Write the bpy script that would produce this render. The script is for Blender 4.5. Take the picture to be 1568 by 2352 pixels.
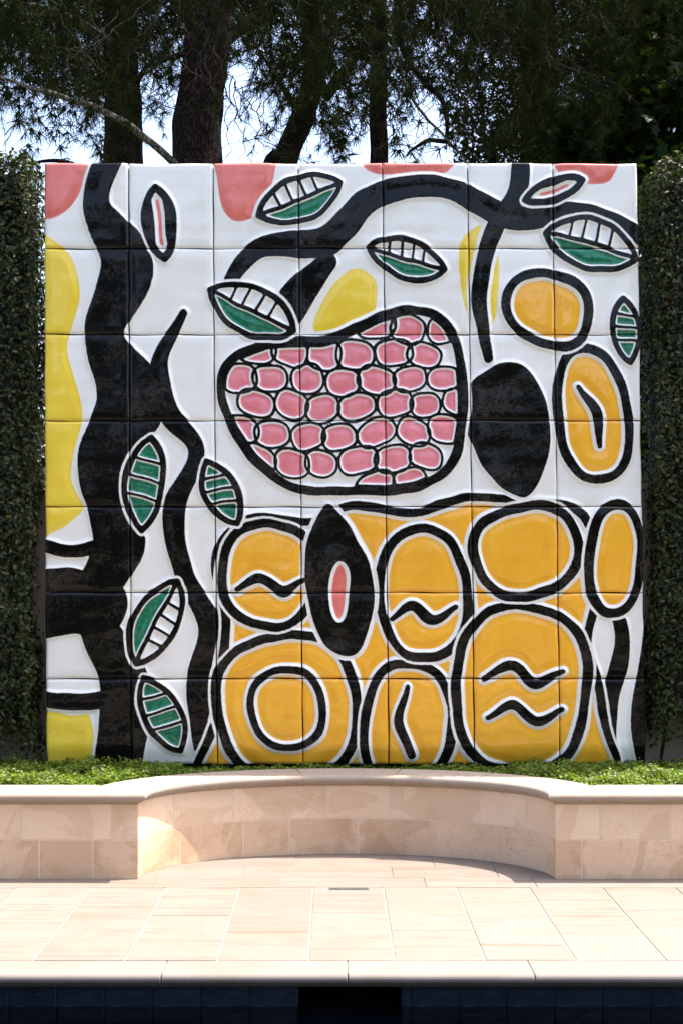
import bpy, math, random
import numpy as np
from mathutils import Vector, noise

random.seed(7)
RNG = np.random.default_rng(7)
scene = bpy.context.scene
for o in list(bpy.data.objects):
    bpy.data.objects.remove(o)
col = scene.collection

# ------------------------------------------------------------------ camera
EYE = 1.74                      # eye height above the terrace (m)
FPX = 3267.0                    # focal length, in units of a 1568 wide frame
cam_d = bpy.data.cameras.new('camera')
cam = bpy.data.objects.new('camera', cam_d)
col.objects.link(cam)
cam.location = (0, 0, EYE)
cam.rotation_euler = (math.radians(90), 0, 0)
cam_d.sensor_fit = 'HORIZONTAL'
cam_d.sensor_width = 36
cam_d.lens = 36 * FPX / 1568
cam_d.shift_x = 16 / 1568
cam_d.shift_y = 169 / 1568
cam_d.clip_end = 6000
scene.camera = cam

# ------------------------------------------------------------------ sky, sun, exposure
SUN = Vector((0.42, 0.125, 1.0)).normalized()
world = bpy.data.worlds.new('World')
scene.world = world
world.use_nodes = True
wn = world.node_tree
sky = wn.nodes.new('ShaderNodeTexSky')
sky.sky_type = 'NISHITA'
sky.sun_disc = False
sky.sun_elevation = math.asin(SUN.z)
sky.sun_rotation = math.atan2(SUN.x, SUN.y)
sky.air_density = 0.8
sky.dust_density = 3.6
sky.ozone_density = 0.5
bg = wn.nodes['Background']
bg.inputs['Strength'].default_value = 0.13
wn.links.new(sky.outputs[0], bg.inputs['Color'])
sun_d = bpy.data.lights.new('sun', 'SUN')
sun_d.energy = 2.6
sun_d.angle = math.radians(0.53)
sun_d.color = (1.0, 0.955, 0.87)
sun = bpy.data.objects.new('sun', sun_d)
sun.rotation_euler = (-SUN).to_track_quat('-Z', 'Y').to_euler()
col.objects.link(sun)
scene.view_settings.view_transform = 'Standard'
scene.view_settings.look = 'None'
scene.view_settings.exposure = 2.2
scene.view_settings.gamma = 1.0
scene.view_settings.use_curve_mapping = False
scene.render.engine = 'CYCLES'
cy = scene.cycles
cy.max_bounces = 6; cy.diffuse_bounces = 3; cy.glossy_bounces = 3; cy.transmission_bounces = 5; cy.transparent_max_bounces = 4
cy.caustics_reflective = False; cy.caustics_refractive = False

# ------------------------------------------------------------------ helpers
def P(X, Y, d):
    """A point seen at X, Y (1568 wide frame) that stands d metres in front of the eye."""
    return ((X - 768) * d / FPX, d, EYE + (1345 - Y) * d / FPX)

def empty(name, loc=(0, 0, 0), label=None, cat=None, group=None):
    o = bpy.data.objects.new(name, None)
    o.location = loc
    o.empty_display_size = .1
    col.objects.link(o)
    tag(o, label, cat, group)
    return o

def tag(o, label=None, cat=None, group=None, kind=None):
    if label: o['label'] = label
    if cat: o['category'] = cat
    if group: o['group'] = group
    if kind: o['kind'] = kind
    return o

def mesh_from(name, verts, faces, smooth=False):
    """verts (n,3); faces: an (m,k) array or a list of lists."""
    me = bpy.data.meshes.new(name)
    if isinstance(faces, np.ndarray):
        verts = np.asarray(verts, dtype=np.float32)
        m, k = faces.shape
        me.vertices.add(len(verts))
        me.vertices.foreach_set('co', verts.ravel())
        me.loops.add(m * k)
        me.loops.foreach_set('vertex_index', faces.astype(np.int32).ravel())
        me.polygons.add(m)
        me.polygons.foreach_set('loop_start', np.arange(0, m * k, k, dtype=np.int32))
        me.polygons.foreach_set('loop_total', np.full(m, k, dtype=np.int32))
        me.update(calc_edges=True)
    else:
        me.from_pydata([tuple(v) for v in verts], [], [tuple(f) for f in faces])
        me.update()
    if smooth:
        me.polygons.foreach_set('use_smooth', np.ones(len(me.polygons), dtype=bool))
    return me

def obj(name, me, mat, parent=None, loc=None):
    o = bpy.data.objects.new(name, me)
    if mat and not me.materials: me.materials.append(mat)
    if parent: o.parent = parent
    if loc is not None: o.location = loc
    col.objects.link(o)
    return o

class MB:
    """collects shapes for one mesh"""
    def __init__(s): s.v = []; s.f = []
    def add(s, v, f):
        n = len(s.v); s.v += [tuple(p) for p in v]; s.f += [tuple(i + n for i in q) for q in f]
    def box(s, x0, x1, y0, y1, z0, z1, c=0.0):
        """box with its upper edges and corners chamfered by c"""
        if c <= 0:
            v = [(x, y, z) for z in (z0, z1) for x, y in ((x0, y0), (x1, y0), (x1, y1), (x0, y1))]
            f = [(3, 2, 1, 0), (4, 5, 6, 7)] + [(i, (i + 1) % 4, 4 + (i + 1) % 4, 4 + i) for i in range(4)]
        else:
            v = [(x, y, z0) for x, y in ((x0, y0), (x1, y0), (x1, y1), (x0, y1))]
            v += [(x, y, z1 - c) for x, y in ((x0, y0), (x1, y0), (x1, y1), (x0, y1))]
            v += [(x, y, z1) for x, y in ((x0 + c, y0 + c), (x1 - c, y0 + c), (x1 - c, y1 - c), (x0 + c, y1 - c))]
            f = [(3, 2, 1, 0), (8, 9, 10, 11)]
            for b in (0, 4):
                f += [(b + i, b + (i + 1) % 4, b + 4 + (i + 1) % 4, b + 4 + i) for i in range(4)]
        s.add(v, f)
    def sweep(s, frames, caps=True):
        """frames: list of closed rings with the same number of points"""
        n = len(frames[0]); v = [p for r in frames for p in r]; f = []
        for k in range(len(frames) - 1):
            for i in range(n):
                j = (i + 1) % n
                f.append((k * n + i, k * n + j, (k + 1) * n + j, (k + 1) * n + i))
        if caps:
            f.append(tuple(range(n - 1, -1, -1)))
            f.append(tuple((len(frames) - 1) * n + i for i in range(n)))
        s.add(v, f)
    def build(s, name, mat, parent=None, smooth=False, loc=None):
        return obj(name, mesh_from(name, s.v, s.f, smooth), mat, parent, loc)

def catmull(pts, n, closed=False):
    pts = np.asarray(pts, float)
    out = []
    m = len(pts)
    segs = m if closed else m - 1
    for i in range(segs):
        if closed:
            p0, p1, p2, p3 = pts[i - 1], pts[i], pts[(i + 1) % m], pts[(i + 2) % m]
        else:
            p1, p2 = pts[i], pts[i + 1]
            p0 = pts[i - 1] if i else 2 * p1 - p2
            p3 = pts[i + 2] if i + 2 < m else 2 * p2 - p1
        for t in np.arange(n) / n:
            out.append(.5 * (2 * p1 + (p2 - p0) * t + (2 * p0 - 5 * p1 + 4 * p2 - p3) * t ** 2
                             + (3 * p1 - p0 - 3 * p2 + p3) * t ** 3))
    if not closed: out.append(pts[-1])
    return np.array(out)

# ------------------------------------------------------------------ materials
class NT:
    def __init__(s, name):
        s.m = bpy.data.materials.new(name); s.m.use_nodes = True
        s.t = s.m.node_tree; s.b = s.t.nodes['Principled BSDF']
        s.out = s.t.nodes['Material Output']
        s.obj = None
    def n(s, typ, **kw):
        x = s.t.nodes.new(typ)
        for k, v in kw.items(): setattr(x, k, v)
        return x
    def l(s, a, b): s.t.links.new(a, b)
    def coord(s, kind='Object'):
        if not s.obj: s.obj = s.n('ShaderNodeTexCoord')
        return s.obj.outputs[kind]
    def mapping(s, scale, src=None, rnd=False):
        mp = s.n('ShaderNodeMapping'); mp.inputs['Scale'].default_value = scale
        s.l(src or s.coord(), mp.inputs['Vector'])
        if rnd:                                    # every piece cut from a different bit of stone
            oi = s.n('ShaderNodeObjectInfo'); cx = s.n('ShaderNodeVectorMath', operation='SCALE')
            cx.inputs[0].default_value = (37.0, 61.0, 83.0)
            s.l(oi.outputs['Random'], cx.inputs['Scale']); s.l(cx.outputs[0], mp.inputs['Location'])
        return mp.outputs[0]
    def noise(s, vec, scale, detail=4, rough=.55, dist=0):
        x = s.n('ShaderNodeTexNoise'); s.l(vec, x.inputs['Vector'])
        x.inputs['Scale'].default_value = scale; x.inputs['Detail'].default_value = detail
        x.inputs['Roughness'].default_value = rough; x.inputs['Distortion'].default_value = dist
        return x.outputs['Fac']
    def voronoi(s, vec, scale, feature='F1', rnd=1):
        x = s.n('ShaderNodeTexVoronoi', feature=feature); s.l(vec, x.inputs['Vector'])
        x.inputs['Scale'].default_value = scale; x.inputs['Randomness'].default_value = rnd
        return x.outputs['Distance']
    def rng(s, v, a, b, c=0., d=1., smooth=False):
        x = s.n('ShaderNodeMapRange'); x.clamp = True
        if smooth: x.interpolation_type = 'SMOOTHSTEP'
        s.l(v, x.inputs['Value'])
        for k, q in zip(('From Min', 'From Max', 'To Min', 'To Max'), (a, b, c, d)): x.inputs[k].default_value = q
        return x.outputs[0]
    def math(s, op, a, b=0.):
        x = s.n('ShaderNodeMath', operation=op)
        for i, q in enumerate((a, b)):
            if isinstance(q, (int, float)): x.inputs[i].default_value = q
            else: s.l(q, x.inputs[i])
        return x.outputs[0]
    def mix(s, fac, a, b, blend='MIX'):
        x = s.n('ShaderNodeMix', data_type='RGBA', blend_type=blend)
        for sock, q in ((x.inputs['Factor'], fac), (x.inputs[6], a), (x.inputs[7], b)):
            if isinstance(q, (int, float)): sock.default_value = q
            elif isinstance(q, tuple): sock.default_value = (*q[:3], 1)
            else: s.l(q, sock)
        return x.outputs[2]
    def bump(s, h, strength, dist, prev=None):
        x = s.n('ShaderNodeBump'); x.inputs['Strength'].default_value = strength; x.inputs['Distance'].default_value = dist
        s.l(h, x.inputs['Height'])
        if prev: s.l(prev, x.inputs['Normal'])
        return x.outputs[0]
    def set(s, **kw):
        for k, v in kw.items():
            i = s.b.inputs[k.replace('_', ' ')]
            if isinstance(v, (int, float)): i.default_value = v
            elif isinstance(v, tuple): i.default_value = (*v[:3], 1) if len(i.default_value) == 4 else v
            else: s.l(v, i)
        return s.m

def stone(name, light, mid, dark, band=(1, 1, 1), pit=.35, rough=.75, stain=.6, bands=.7, vary=.5):
    t = NT(name)
    v = t.mapping((1, 1, 1), rnd=True)
    vb = t.mapping(band, rnd=True)
    big = t.noise(v, 3.0, 5, .6, .6)
    blot = t.noise(v, 1.6, 2, .5, 1.2)
    bnd = t.noise(vb, 2.2, 5, .65, .5)
    c = t.mix(t.rng(big, .35, .68), light, mid)
    edge = t.math('ADD', blot, t.math('MULTIPLY', t.math('SUBTRACT', t.noise(v, 30, 5, .7), .5), .10))
    c = t.mix(t.rng(edge, .52, .56, 0, stain * .55, True), c, dark)      # water marks with a soft rim
    c = t.mix(t.rng(t.math('ABSOLUTE', t.math('SUBTRACT', edge, .545)), .012, .0, 0, stain * .3), c, dark)
    c = t.mix(t.rng(edge, .44, .36, 0, .5, True), c, light)
    c = t.mix(t.rng(bnd, .53, .66, 0, bands), c, dark)
    vein = t.math('ABSOLUTE', t.math('SUBTRACT', t.noise(vb, 1.4, 6, .6, .3), .5))
    c = t.mix(t.rng(vein, .008, .0, 0, bands * .5), c, dark)
    fine = t.noise(v, 120, 3, .7)
    c = t.mix(t.rng(fine, .35, .7, 0, .35), c, dark)
    grit = t.noise(v, 420, 2, .8)
    c = t.mix(t.rng(grit, .55, .75, 0, .3), c, dark)
    oi = t.n('ShaderNodeObjectInfo')
    c = t.mix(t.rng(oi.outputs['Random'], 0, 1, .0, vary), c, dark)
    pits = t.rng(t.voronoi(v, 26, rnd=1), .02, .10)
    pm = t.rng(t.noise(v, 9, 2), .52, .66)
    pitf = t.math('MULTIPLY', t.math('SUBTRACT', 1, pits), pm)
    c = t.mix(t.math('MULTIPLY', pitf, pit), c, (.22, .15, .10))
    b = t.bump(t.math('SUBTRACT', fine, t.math('MULTIPLY', pitf, 1.5)), .35, .0025)
    return t.set(Base_Color=c, Roughness=rough, Normal=b, Specular_IOR_Level=.3)

def plain(name, a, b, scale=4., rough=.8, bumps=.3, bscale=90, bdist=.004, spec=.3):
    t = NT(name); v = t.mapping((1, 1, 1))
    c = t.mix(t.rng(t.noise(v, scale, 5), .3, .7), a, b)
    return t.set(Base_Color=c, Roughness=rough, Normal=t.bump(t.noise(v, bscale, 4), bumps, bdist), Specular_IOR_Level=spec)

def leafmat(name, cols, trans=.35, rough=.4, spec=.4, tint=(1.3, 1.5, .5)):
    """cols: tones of single leaves, picked at random leaf by leaf"""
    t = NT(name)
    g = t.n('ShaderNodeNewGeometry')
    r = t.n('ShaderNodeValToRGB'); t.l(g.outputs['Random Per Island'], r.inputs[0])
    e = r.color_ramp.elements
    while len(e) < len(cols): e.new(.5)
    for i, c in enumerate(cols):
        e[i].position = i / (len(cols) - 1); e[i].color = (*c, 1)
    t.set(Base_Color=r.outputs[0], Roughness=rough, Specular_IOR_Level=spec)
    if trans > 0:
        tr = t.n('ShaderNodeBsdfTranslucent')
        t.l(t.mix(1., r.outputs[0], tint, 'MULTIPLY'), tr.inputs['Color'])
        ms = t.n('ShaderNodeMixShader'); ms.inputs[0].default_value = trans
        t.l(t.b.outputs[0], ms.inputs[1]); t.l(tr.outputs[0], ms.inputs[2]); t.l(ms.outputs[0], t.out.inputs['Surface'])
    return t.m

M = {}
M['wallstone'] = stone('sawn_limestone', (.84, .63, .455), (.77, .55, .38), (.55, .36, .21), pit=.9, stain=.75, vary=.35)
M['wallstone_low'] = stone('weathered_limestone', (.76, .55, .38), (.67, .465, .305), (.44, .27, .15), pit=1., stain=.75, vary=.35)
M['wallgrout'] = plain('pale_wall_grout', (.68, .54, .42), (.60, .47, .36), 20)
M['cope'] = stone('smooth_limestone', (.40, .335, .28), (.37, .30, .24), (.31, .24, .178), pit=.25)
M['paver'] = stone('banded_limestone', (.232, .196, .169), (.218, .180, .150), (.138, .098, .066), band=(.35, 7., 1), pit=.3, stain=.25, bands=.6, vary=.2)
M['poolcope'] = stone('pool_limestone', (.235, .198, .171), (.212, .176, .149), (.16, .123, .098), pit=.9, stain=.4, bands=.3, vary=.25)
M['grout'] = plain('pale_grout', (.31, .27, .235), (.27, .23, .195), 8)
M['stucco'] = plain('taupe_stucco', (.36, .285, .225), (.29, .225, .175), 2.5, .95, .6, 140, .006)
M['soil'] = plain('soil', (.05, .035, .022), (.025, .018, .012), 12, .95, .9, 40, .03)
M['ground'] = plain('lawn_ground', (.05, .07, .022), (.08, .085, .035), 3, .95, .8, 30, .03)
M['steel'] = plain('dull_steel', (.16, .16, .15), (.10, .10, .095), 30, .45, .1)
M['void'] = plain('opening_shade', (.012, .012, .014), (.02, .02, .022), 10, .8)  # near-black colour standing for the shade inside openings
M['basin'] = plain('navy_plaster', (.006, .016, .035), (.010, .024, .05), 2, .6)
M['back'] = plain('black_backing', (.012, .011, .010), (.02, .018, .016), 6, .8)

def pooltile():
    t = NT('navy_pool_tile'); v = t.mapping((1, 1, 1), rnd=True)
    c = t.mix(t.rng(t.noise(v, 6, 4), .35, .7), (.005, .008, .018), (.012, .018, .034))
    sc = t.rng(t.noise(t.mapping((2, 2, 14)), 5, 5), .6, .75, 0, .25)   # lime scale
    c = t.mix(sc, c, (.10, .13, .16))
    return t.set(Base_Color=c, Roughness=.25, Normal=t.bump(t.noise(v, 25, 3), .15, .003))
M['pooltile'] = pooltile()
M['tilegrout'] = plain('blue_grout', (.03, .06, .10), (.02, .04, .07), 30, .7)

def water():
    t = NT('pool_water'); v = t.mapping((1, 1, 1))
    h = t.noise(t.mapping((1, 2.2, 1)), 3.2, 3, .5, .4)
    return t.set(Base_Color=(.35, .6, .8), Roughness=.0, IOR=1.333, Transmission_Weight=1., Normal=t.bump(h, .12, .05))
M['water'] = water()

def bark(name, a, b, c, sc=(1, 1, .42)):
    t = NT(name); v0 = t.mapping(sc)
    wv = t.n('ShaderNodeTexNoise'); t.l(v0, wv.inputs['Vector']); wv.inputs['Scale'].default_value = 9; wv.inputs['Detail'].default_value = 4
    va = t.n('ShaderNodeVectorMath', operation='MULTIPLY_ADD'); t.l(wv.outputs['Color'], va.inputs[0]); va.inputs[1].default_value = (.11, .11, .11); t.l(v0, va.inputs[2]); v = va.outputs[0]
    cell = t.voronoi(v, 30, 'DISTANCE_TO_EDGE'); n = t.noise(v, 22, 5, .65, .8)
    f = t.rng(cell, .0, .16)
    cc = t.mix(t.rng(n, .3, .7), a, b)
    cc = t.mix(t.math('SUBTRACT', 1, f), cc, c)
    h = t.math('ADD', f, t.math('MULTIPLY', n, .8))
    return t.set(Base_Color=cc, Roughness=.95, Normal=t.bump(h, .9, .03), Specular_IOR_Level=.15)
M['bark'] = bark('pine_bark', (.052, .033, .025), (.030, .020, .016), (.016, .011, .009))
M['bark_pale'] = bark('pale_bark', (.36, .32, .27), (.25, .215, .18), (.12, .10, .08), (1, 1, .3))  # silver-grey bark, its colour lifted to stand for sun on bare limbs
M['twig'] = plain('twig', (.026, .019, .014), (.016, .012, .009), 10, .9, spec=.05)
M['twig_pale'] = plain('bare_twig', (.075, .062, .05), (.04, .033, .027), 10, .9, spec=.05)
M['needle'] = leafmat('pine_needles', [(.006, .011, .003), (.010, .017, .004), (.018, .025, .006), (.055, .062, .014)], .22, .6, .04)  # last, brightest tone paints in sunlit needles
M['hedgeleaf'] = leafmat('hedge_leaves', [(.011, .019, .005), (.017, .029, .008), (.028, .042, .011), (.05, .06, .014), (.075, .055, .02)], .25, .42, .2)
M['hedgein'] = plain('hedge_core_dark', (.012, .010, .007), (.006, .005, .004), 30, .95)  # near-black for the light-blocking core of the hedges
M['cover'] = leafmat('ground_cover_leaves', [(.045, .085, .010), (.09, .14, .014), (.15, .205, .020), (.24, .28, .035)], .45, .45, .3)
M['maple'] = leafmat('broad_leaves', [(.008, .017, .004), (.013, .026, .006), (.03, .05, .010)], .45, .4, .1, (2.2, 2.6, .6))
M['shrub'] = leafmat('glossy_leaves', [(.02, .032, .012), (.035, .045, .016), (.05, .055, .02)], .3, .25, .6)

# ------------------------------------------------------------------ ground, pool
def sheet_with_hole(name, xs, ys, z, mat):
    v = [(x, y, z) for y in ys for x in xs]
    f = [(r * 4 + c, r * 4 + c + 1, r * 4 + c + 5, r * 4 + c + 4) for r in range(3) for c in range(3) if (r, c) != (1, 1)]
    o = obj(name, mesh_from(name, v, f), mat); tag(o, kind='structure'); return o
PX0, PX1, PY0, PY1 = -6.0, 6.0, 1.1, 6.43
sheet_with_hole('ground', (-2500, PX0 - .02, PX1 + .02, 2500), (-2500, PY0 - .02, PY1 + .02, 3500), -.062, M['ground'])

pool = empty('swimming_pool', (0, PY1, 0)); tag(pool, kind='structure')
def rel(o, root):                                  # vertices are in world space: keep them there
    o.parent = root; o.matrix_parent_inverse = root.matrix_basis.inverted(); return o
mb = MB()
zb = -1.5
mb.add([(PX0, PY0, zb), (PX1, PY0, zb), (PX1, PY1 + .012, zb), (PX0, PY1 + .012, zb)], [(0, 1, 2, 3)])
mb.add([(PX0, PY0, zb), (PX1, PY0, zb), (PX1, PY0, -.065), (PX0, PY0, -.065)], [(3, 2, 1, 0)])
mb.add([(PX0, PY0, zb), (PX0, PY1, zb), (PX0, PY1, -.065), (PX0, PY0, -.065)], [(0, 1, 2, 3)])
mb.add([(PX1, PY0, zb), (PX1, PY1, zb), (PX1, PY1, -.065), (PX1, PY0, -.065)], [(3, 2, 1, 0)])
SX0, SX1 = -.166, .304                              # the weir opening in the pool wall
yb = PY1 + .012
mb.add([(PX0, yb, zb), (SX0, yb, zb), (SX0, yb, -.072), (PX0, yb, -.072)], [(0, 1, 2, 3)])
mb.add([(SX1, yb, zb), (PX1, yb, zb), (PX1, yb, -.072), (SX1, yb, -.072)], [(0, 1, 2, 3)])
mb.add([(SX0, yb, zb), (SX1, yb, zb), (SX1, yb, -.30), (SX0, yb, -.30)], [(0, 1, 2, 3)])
rel(mb.build('basin', M['basin']), pool)
mb = MB()                                           # recess behind the opening
y2 = yb + .35
mb.add([(SX0, yb, -.30), (SX1, yb, -.30), (SX1, y2, -.30), (SX0, y2, -.30), (SX0, yb, -.072), (SX1, yb, -.072), (SX1, y2, -.072), (SX0, y2, -.072)],
       [(0, 1, 2, 3), (7, 6, 5, 4), (0, 3, 7, 4), (1, 5, 6, 2), (3, 2, 6, 7)])
rel(mb.build('weir_opening', M['void']), pool)
tile_me = {}
def pool_tile(x0, w, z1, h):
    k = (round(w, 3), round(h, 3))
    if k not in tile_me:
        m = MB(); m.box(0, w - .006, 0, h - .006, 0, .011, .002)
        # turn it up: local z faces the pool
        m.v = [(x, -z, y) for x, y, z in m.v]
        tile_me[k] = mesh_from('pool_tile', m.v, m.f)
    o = obj('pool_tile', tile_me[k], M['pooltile'], None, (x0 + .003, yb - .001, z1 - h + .003))
    rel(o, pool)
for r in range(2):
    z1 = -.072 - .218 * r
    for k in range(12): pool_tile(SX0 - .218 * (k + 1), .218, z1, .218)
    pool_tile(SX1, .043, z1, .218)
    for k in range(12): pool_tile(SX1 + .043 + .2165 * k, .2165, z1, .218)
mb = MB()
mb.add([(PX0, yb - .003, -.52), (SX0, yb - .003, -.52), (SX0, yb - .003, -.073), (PX0, yb - .003, -.073)], [(0, 1, 2, 3)])
mb.add([(SX1, yb - .003, -.52), (PX1, yb - .003, -.52), (PX1, yb - .003, -.073), (SX1, yb - .003, -.073)], [(0, 1, 2, 3)])
rel(mb.build('grout', M['tilegrout']), pool)

# coping stones with a bull nose and a cove under it
def nose_profile():
    p = [(6.592, -.068), (6.592, -.003), (6.589, 0)]
    cx, cz, r = 6.377, -.024, .024
    for k in range(9):
        a = math.radians(90 + 20 * k); p.append((cx + r * math.cos(a), cz + r * math.sin(a)))
    p += [(6.385, -.0485)]
    for k in range(1, 6):
        a = math.radians(90 - 18 * k); p.append((6.385 + .022 * (1 - math.sin(a)) , -.050 - .016 * math.cos(a)))
    p += [(6.409, -.069)]
    return p
NP = nose_profile()
cj = [-.775 + .8345 * k for k in range(-4, 6)]
for a, b in zip(cj[:-1], cj[1:]):
    a_, b_ = a + .0018, b - .0018
    mb = MB()
    rings = [[(x, y + (0.003 if e else 0) * (1 if y < 6.5 else -1), z - (.002 if e and z > -.03 else 0)) for y, z in NP]
             for x, e in ((a_, 1), (a_ + .004, 0), (b_ - .004, 0), (b_, 1))]
    mb.sweep(rings)
    rel(mb.build('coping_stone', M['poolcope'], None), pool)
mb = MB(); mb.box(-4.2, 4.2, 6.40, 6.588, -.066, -.006)
rel(mb.build('coping_mortar', M['grout']), pool)

w = obj('pool_water', mesh_from('pool_water', [(PX0, PY0, -.165), (PX1, PY0, -.165), (PX1, yb + .3, -.165), (PX0, yb + .3, -.165)], [(0, 1, 2, 3)]), M['water'])
tag(w, kind='structure')

# ------------------------------------------------------------------ terrace
terrace = empty('terrace_paving', (0, 7.4, 0)); tag(terrace, kind='structure')
mb = MB(); mb.box(-4.3, 4.3, 6.597, 9.6, -.06, -.0045)
rel(mb.build('mortar_bed', M['grout']), terrace)
def slab(x0, x1, y0, y1, name='paver', dz=0., gx=.0045, gy=.0012):
    m = MB(); cx, cy = (x0 + x1) / 2, (y0 + y1) / 2
    m.box(x0 - cx + gx, x1 - cx - gx, y0 - cy + gy, y1 - cy - gy, -.045, 0, .0018)
    o = m.build(name, M['paver'], None, False, (cx, cy, dz)); rel(o, terrace)
jx = [-1.399, -.973, -.545, -.123, .2805, .700, 1.120, 1.538]
jx = [jx[0] - .424 * k for k in range(6, 0, -1)] + jx + [jx[-1] + .42 * k for k in range(1, 7)]
cuts = [(7.02, 7.61), (7.3,), (6.86, 7.62), (7.2, 7.93), (7.02, 7.55), (7.3, 7.86), (6.9, 7.5), (7.17, 7.80)]
for i, (a, b) in enumerate(zip(jx[:-1], jx[1:])):
    ys = [6.599] + list(cuts[(i * 3 + 1) % 8]) + [8.186]
    for y0, y1 in zip(ys[:-1], ys[1:]):
        slab(a, b, y0, y1, 'paver', random.uniform(-.0012, .0012))
x = -4.2; k = 0
while x < 4.2:                                       # the course along the wall
    wd = (.72, .86, .64, .93)[k % 4]
    slab(x, x + wd, 8.190, 8.47, 'border_stone', random.uniform(-.001, .001), .0015, .0015); x += wd; k += 1
for y0, y1, xs in ((8.472, 8.80, (-1.25, -.55, .35, .98, 1.45)), (8.80, 9.3, (-1.25, -.25, .62, 1.45))):
    for a, b in zip(xs[:-1], xs[1:]): slab(a, b, y0, y1, 'border_stone', random.uniform(-.001, .001), .0015, .0015)
# near side of the pool, where the photographer stands
mb = MB(); mb.box(-6, 6, -6, 1.08, -.06, -.0045)
rel(mb.build('mortar_bed', M['grout']), terrace)
for i in range(8):
    for j in range(5): slab(-5.6 + 1.4 * i, -5.6 + 1.4 * (i + 1), -5.9 + 1.396 * j, -5.9 + 1.396 * (j + 1), 'paver')

mb = MB()
rd = random.Random(9); x = -4.0
while x < 4.0:
    L_ = rd.uniform(.15, .7)
    mb.box(x, x + L_, 6.5935, 6.5935 + rd.uniform(.0035, .0055), -.01, -.0012); x += L_ + rd.uniform(.02, .35)
o = rel(mb.build('joint_dirt', M['soil']), terrace); tag(o, kind='stuff')
# slot drain let into the paving
dr = empty('slot_drain', P(801, 2043, 8.145)[:2] + (0,), 'dark metal slot drain let into the pale paving', 'drain')
mb = MB(); mb.box(-.117, .117, -.034, .034, -.002, .0028, .001)
mb.build('frame', M['steel'], dr)
mb = MB(); mb.box(-.109, .109, -.026, .026, .003, .0036)
slot_o = mb.build('slot', M['void'], dr)  # flat dark plate, painted as the shaded depth of the slot
for k in range(3):
    mb = MB(); yy = -.016 + .016 * k
    mb.box(-.108, .108, yy - .003, yy + .003, .0037, .0062, .001); mb.build('grate_bar', M['steel'], slot_o)

# ------------------------------------------------------------------ stone seat wall
WY = 8.42; EA, EB, EX = 1.235, .79, .072
path = [(-4.0, WY)]
arc = []
NA = 96
for k in range(NA + 1):
    # even steps along the ellipse
    t = math.pi - math.pi * k / NA
    arc.append((EX + EA * math.cos(t), WY + EB * math.sin(t)))
path = [(-4.0, WY)] + arc + [(4.0, WY)]
path = np.array(path)
seg = np.diff(path, axis=0); sl = np.linalg.norm(seg, axis=1)
cum = np.concatenate([[0], np.cumsum(sl)])
tn = seg / sl[:, None]
nr = np.stack([tn[:, 1], -tn[:, 0]], 1)              # towards the terrace
miter = np.zeros_like(path)
miter[0], miter[-1] = nr[0], nr[-1]
for i in range(1, len(path) - 1):
    b = nr[i - 1] + nr[i]; b /= np.linalg.norm(b); miter[i] = b / max(.3, b @ nr[i])
S_L, S_R = cum[1], cum[-2]
def at(s):
    i = int(np.clip(np.searchsorted(cum, s) - 1, 0, len(sl) - 1))
    for j in (i, i + 1):
        if abs(cum[j] - s) < 1e-6: return path[j], miter[j]
    f = (s - cum[i]) / sl[i]
    return path[i] + (path[i + 1] - path[i]) * f, nr[i]
def is_corner(s): return abs(s - S_L) < 1e-6 or abs(s - S_R) < 1e-6
def stations(s0, s1, ext):
    """ext: extra rings close to both ends, for a soft arris"""
    in_arc = s0 > S_L - 1e-6 and s1 < S_R + 1e-6
    ea = ext and (in_arc or not is_corner(s0)); eb = ext and (in_arc or not is_corner(s1))
    dm = min(.33, .85 * (s1 - s0))
    st = [s0] + ([s0 + ext] if ea else ([s0 + dm] if is_corner(s0) and not in_arc else [])) + [float(c) for c in cum if s0 + .012 < c < s1 - .012] + ([s1 - ext] if eb else ([s1 - dm] if is_corner(s1) and not in_arc else [])) + [s1]
    return st
def run(s0, s1, prof, name, mat, root, ext=.004, shrink=.0025):
    mb = MB(); rings = []
    st = stations(s0, s1, ext); arc_piece = s0 > S_L - 1e-6 and s1 < S_R + 1e-6
    for i, s in enumerate(st):
        p, n = at(s); e = i in (0, len(st) - 1)
        ring = []
        for o, z in prof:
            o = o - (shrink if e and o > -.06 else 0)
            if o < 0 and arc_piece and is_corner(s): o = -1e-5
            elif o < 0 and arc_piece:          # inside the niche: stop at the mitre
                for xc, sg in ((EX - EA, -1), (EX + EA, 1)):
                    dn = n[0] * sg - n[1]                          # growth of (out - back) along o
                    g0_ = (p[0] - xc) * sg - (p[1] - WY)
                    g1_ = g0_ + o * dn
                    if g1_ > -1e-5 and abs(dn) > 1e-6 and g0_ < 0: o = max(o, (-1e-5 - g0_) / dn)
            ring.append((p[0] + n[0] * o, p[1] + n[1] * o, z))
        rings.append(ring)
    mb.sweep(rings)
    return rel(mb.build(name, mat), root)
seat = empty('stone_seat_wall', (EX, WY, 0), 'low pale limestone seat wall curving back in a niche before the mural', 'wall')
def block_prof(z0, z1):
    c = .003
    return [(-.16, z0), (-.16, z1), (-c, z1), (0, z1 - c), (0, z0 + c), (-c, z0)]
def sx(x): return (x + 4.0)                           # station on the left straight run
R0 = S_R                                              # right straight run starts here
xr = EX + EA
def sr(x): return S_R + (x - xr)
arclen = S_R - S_L
def sa(X, d):
    """station on the arc that shows at X"""
    best = min(range(len(arc)), key=lambda k: abs((768 + FPX * arc[k][0] / arc[k][1]) - X))
    return cum[best + 1]
g = .0026
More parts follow.
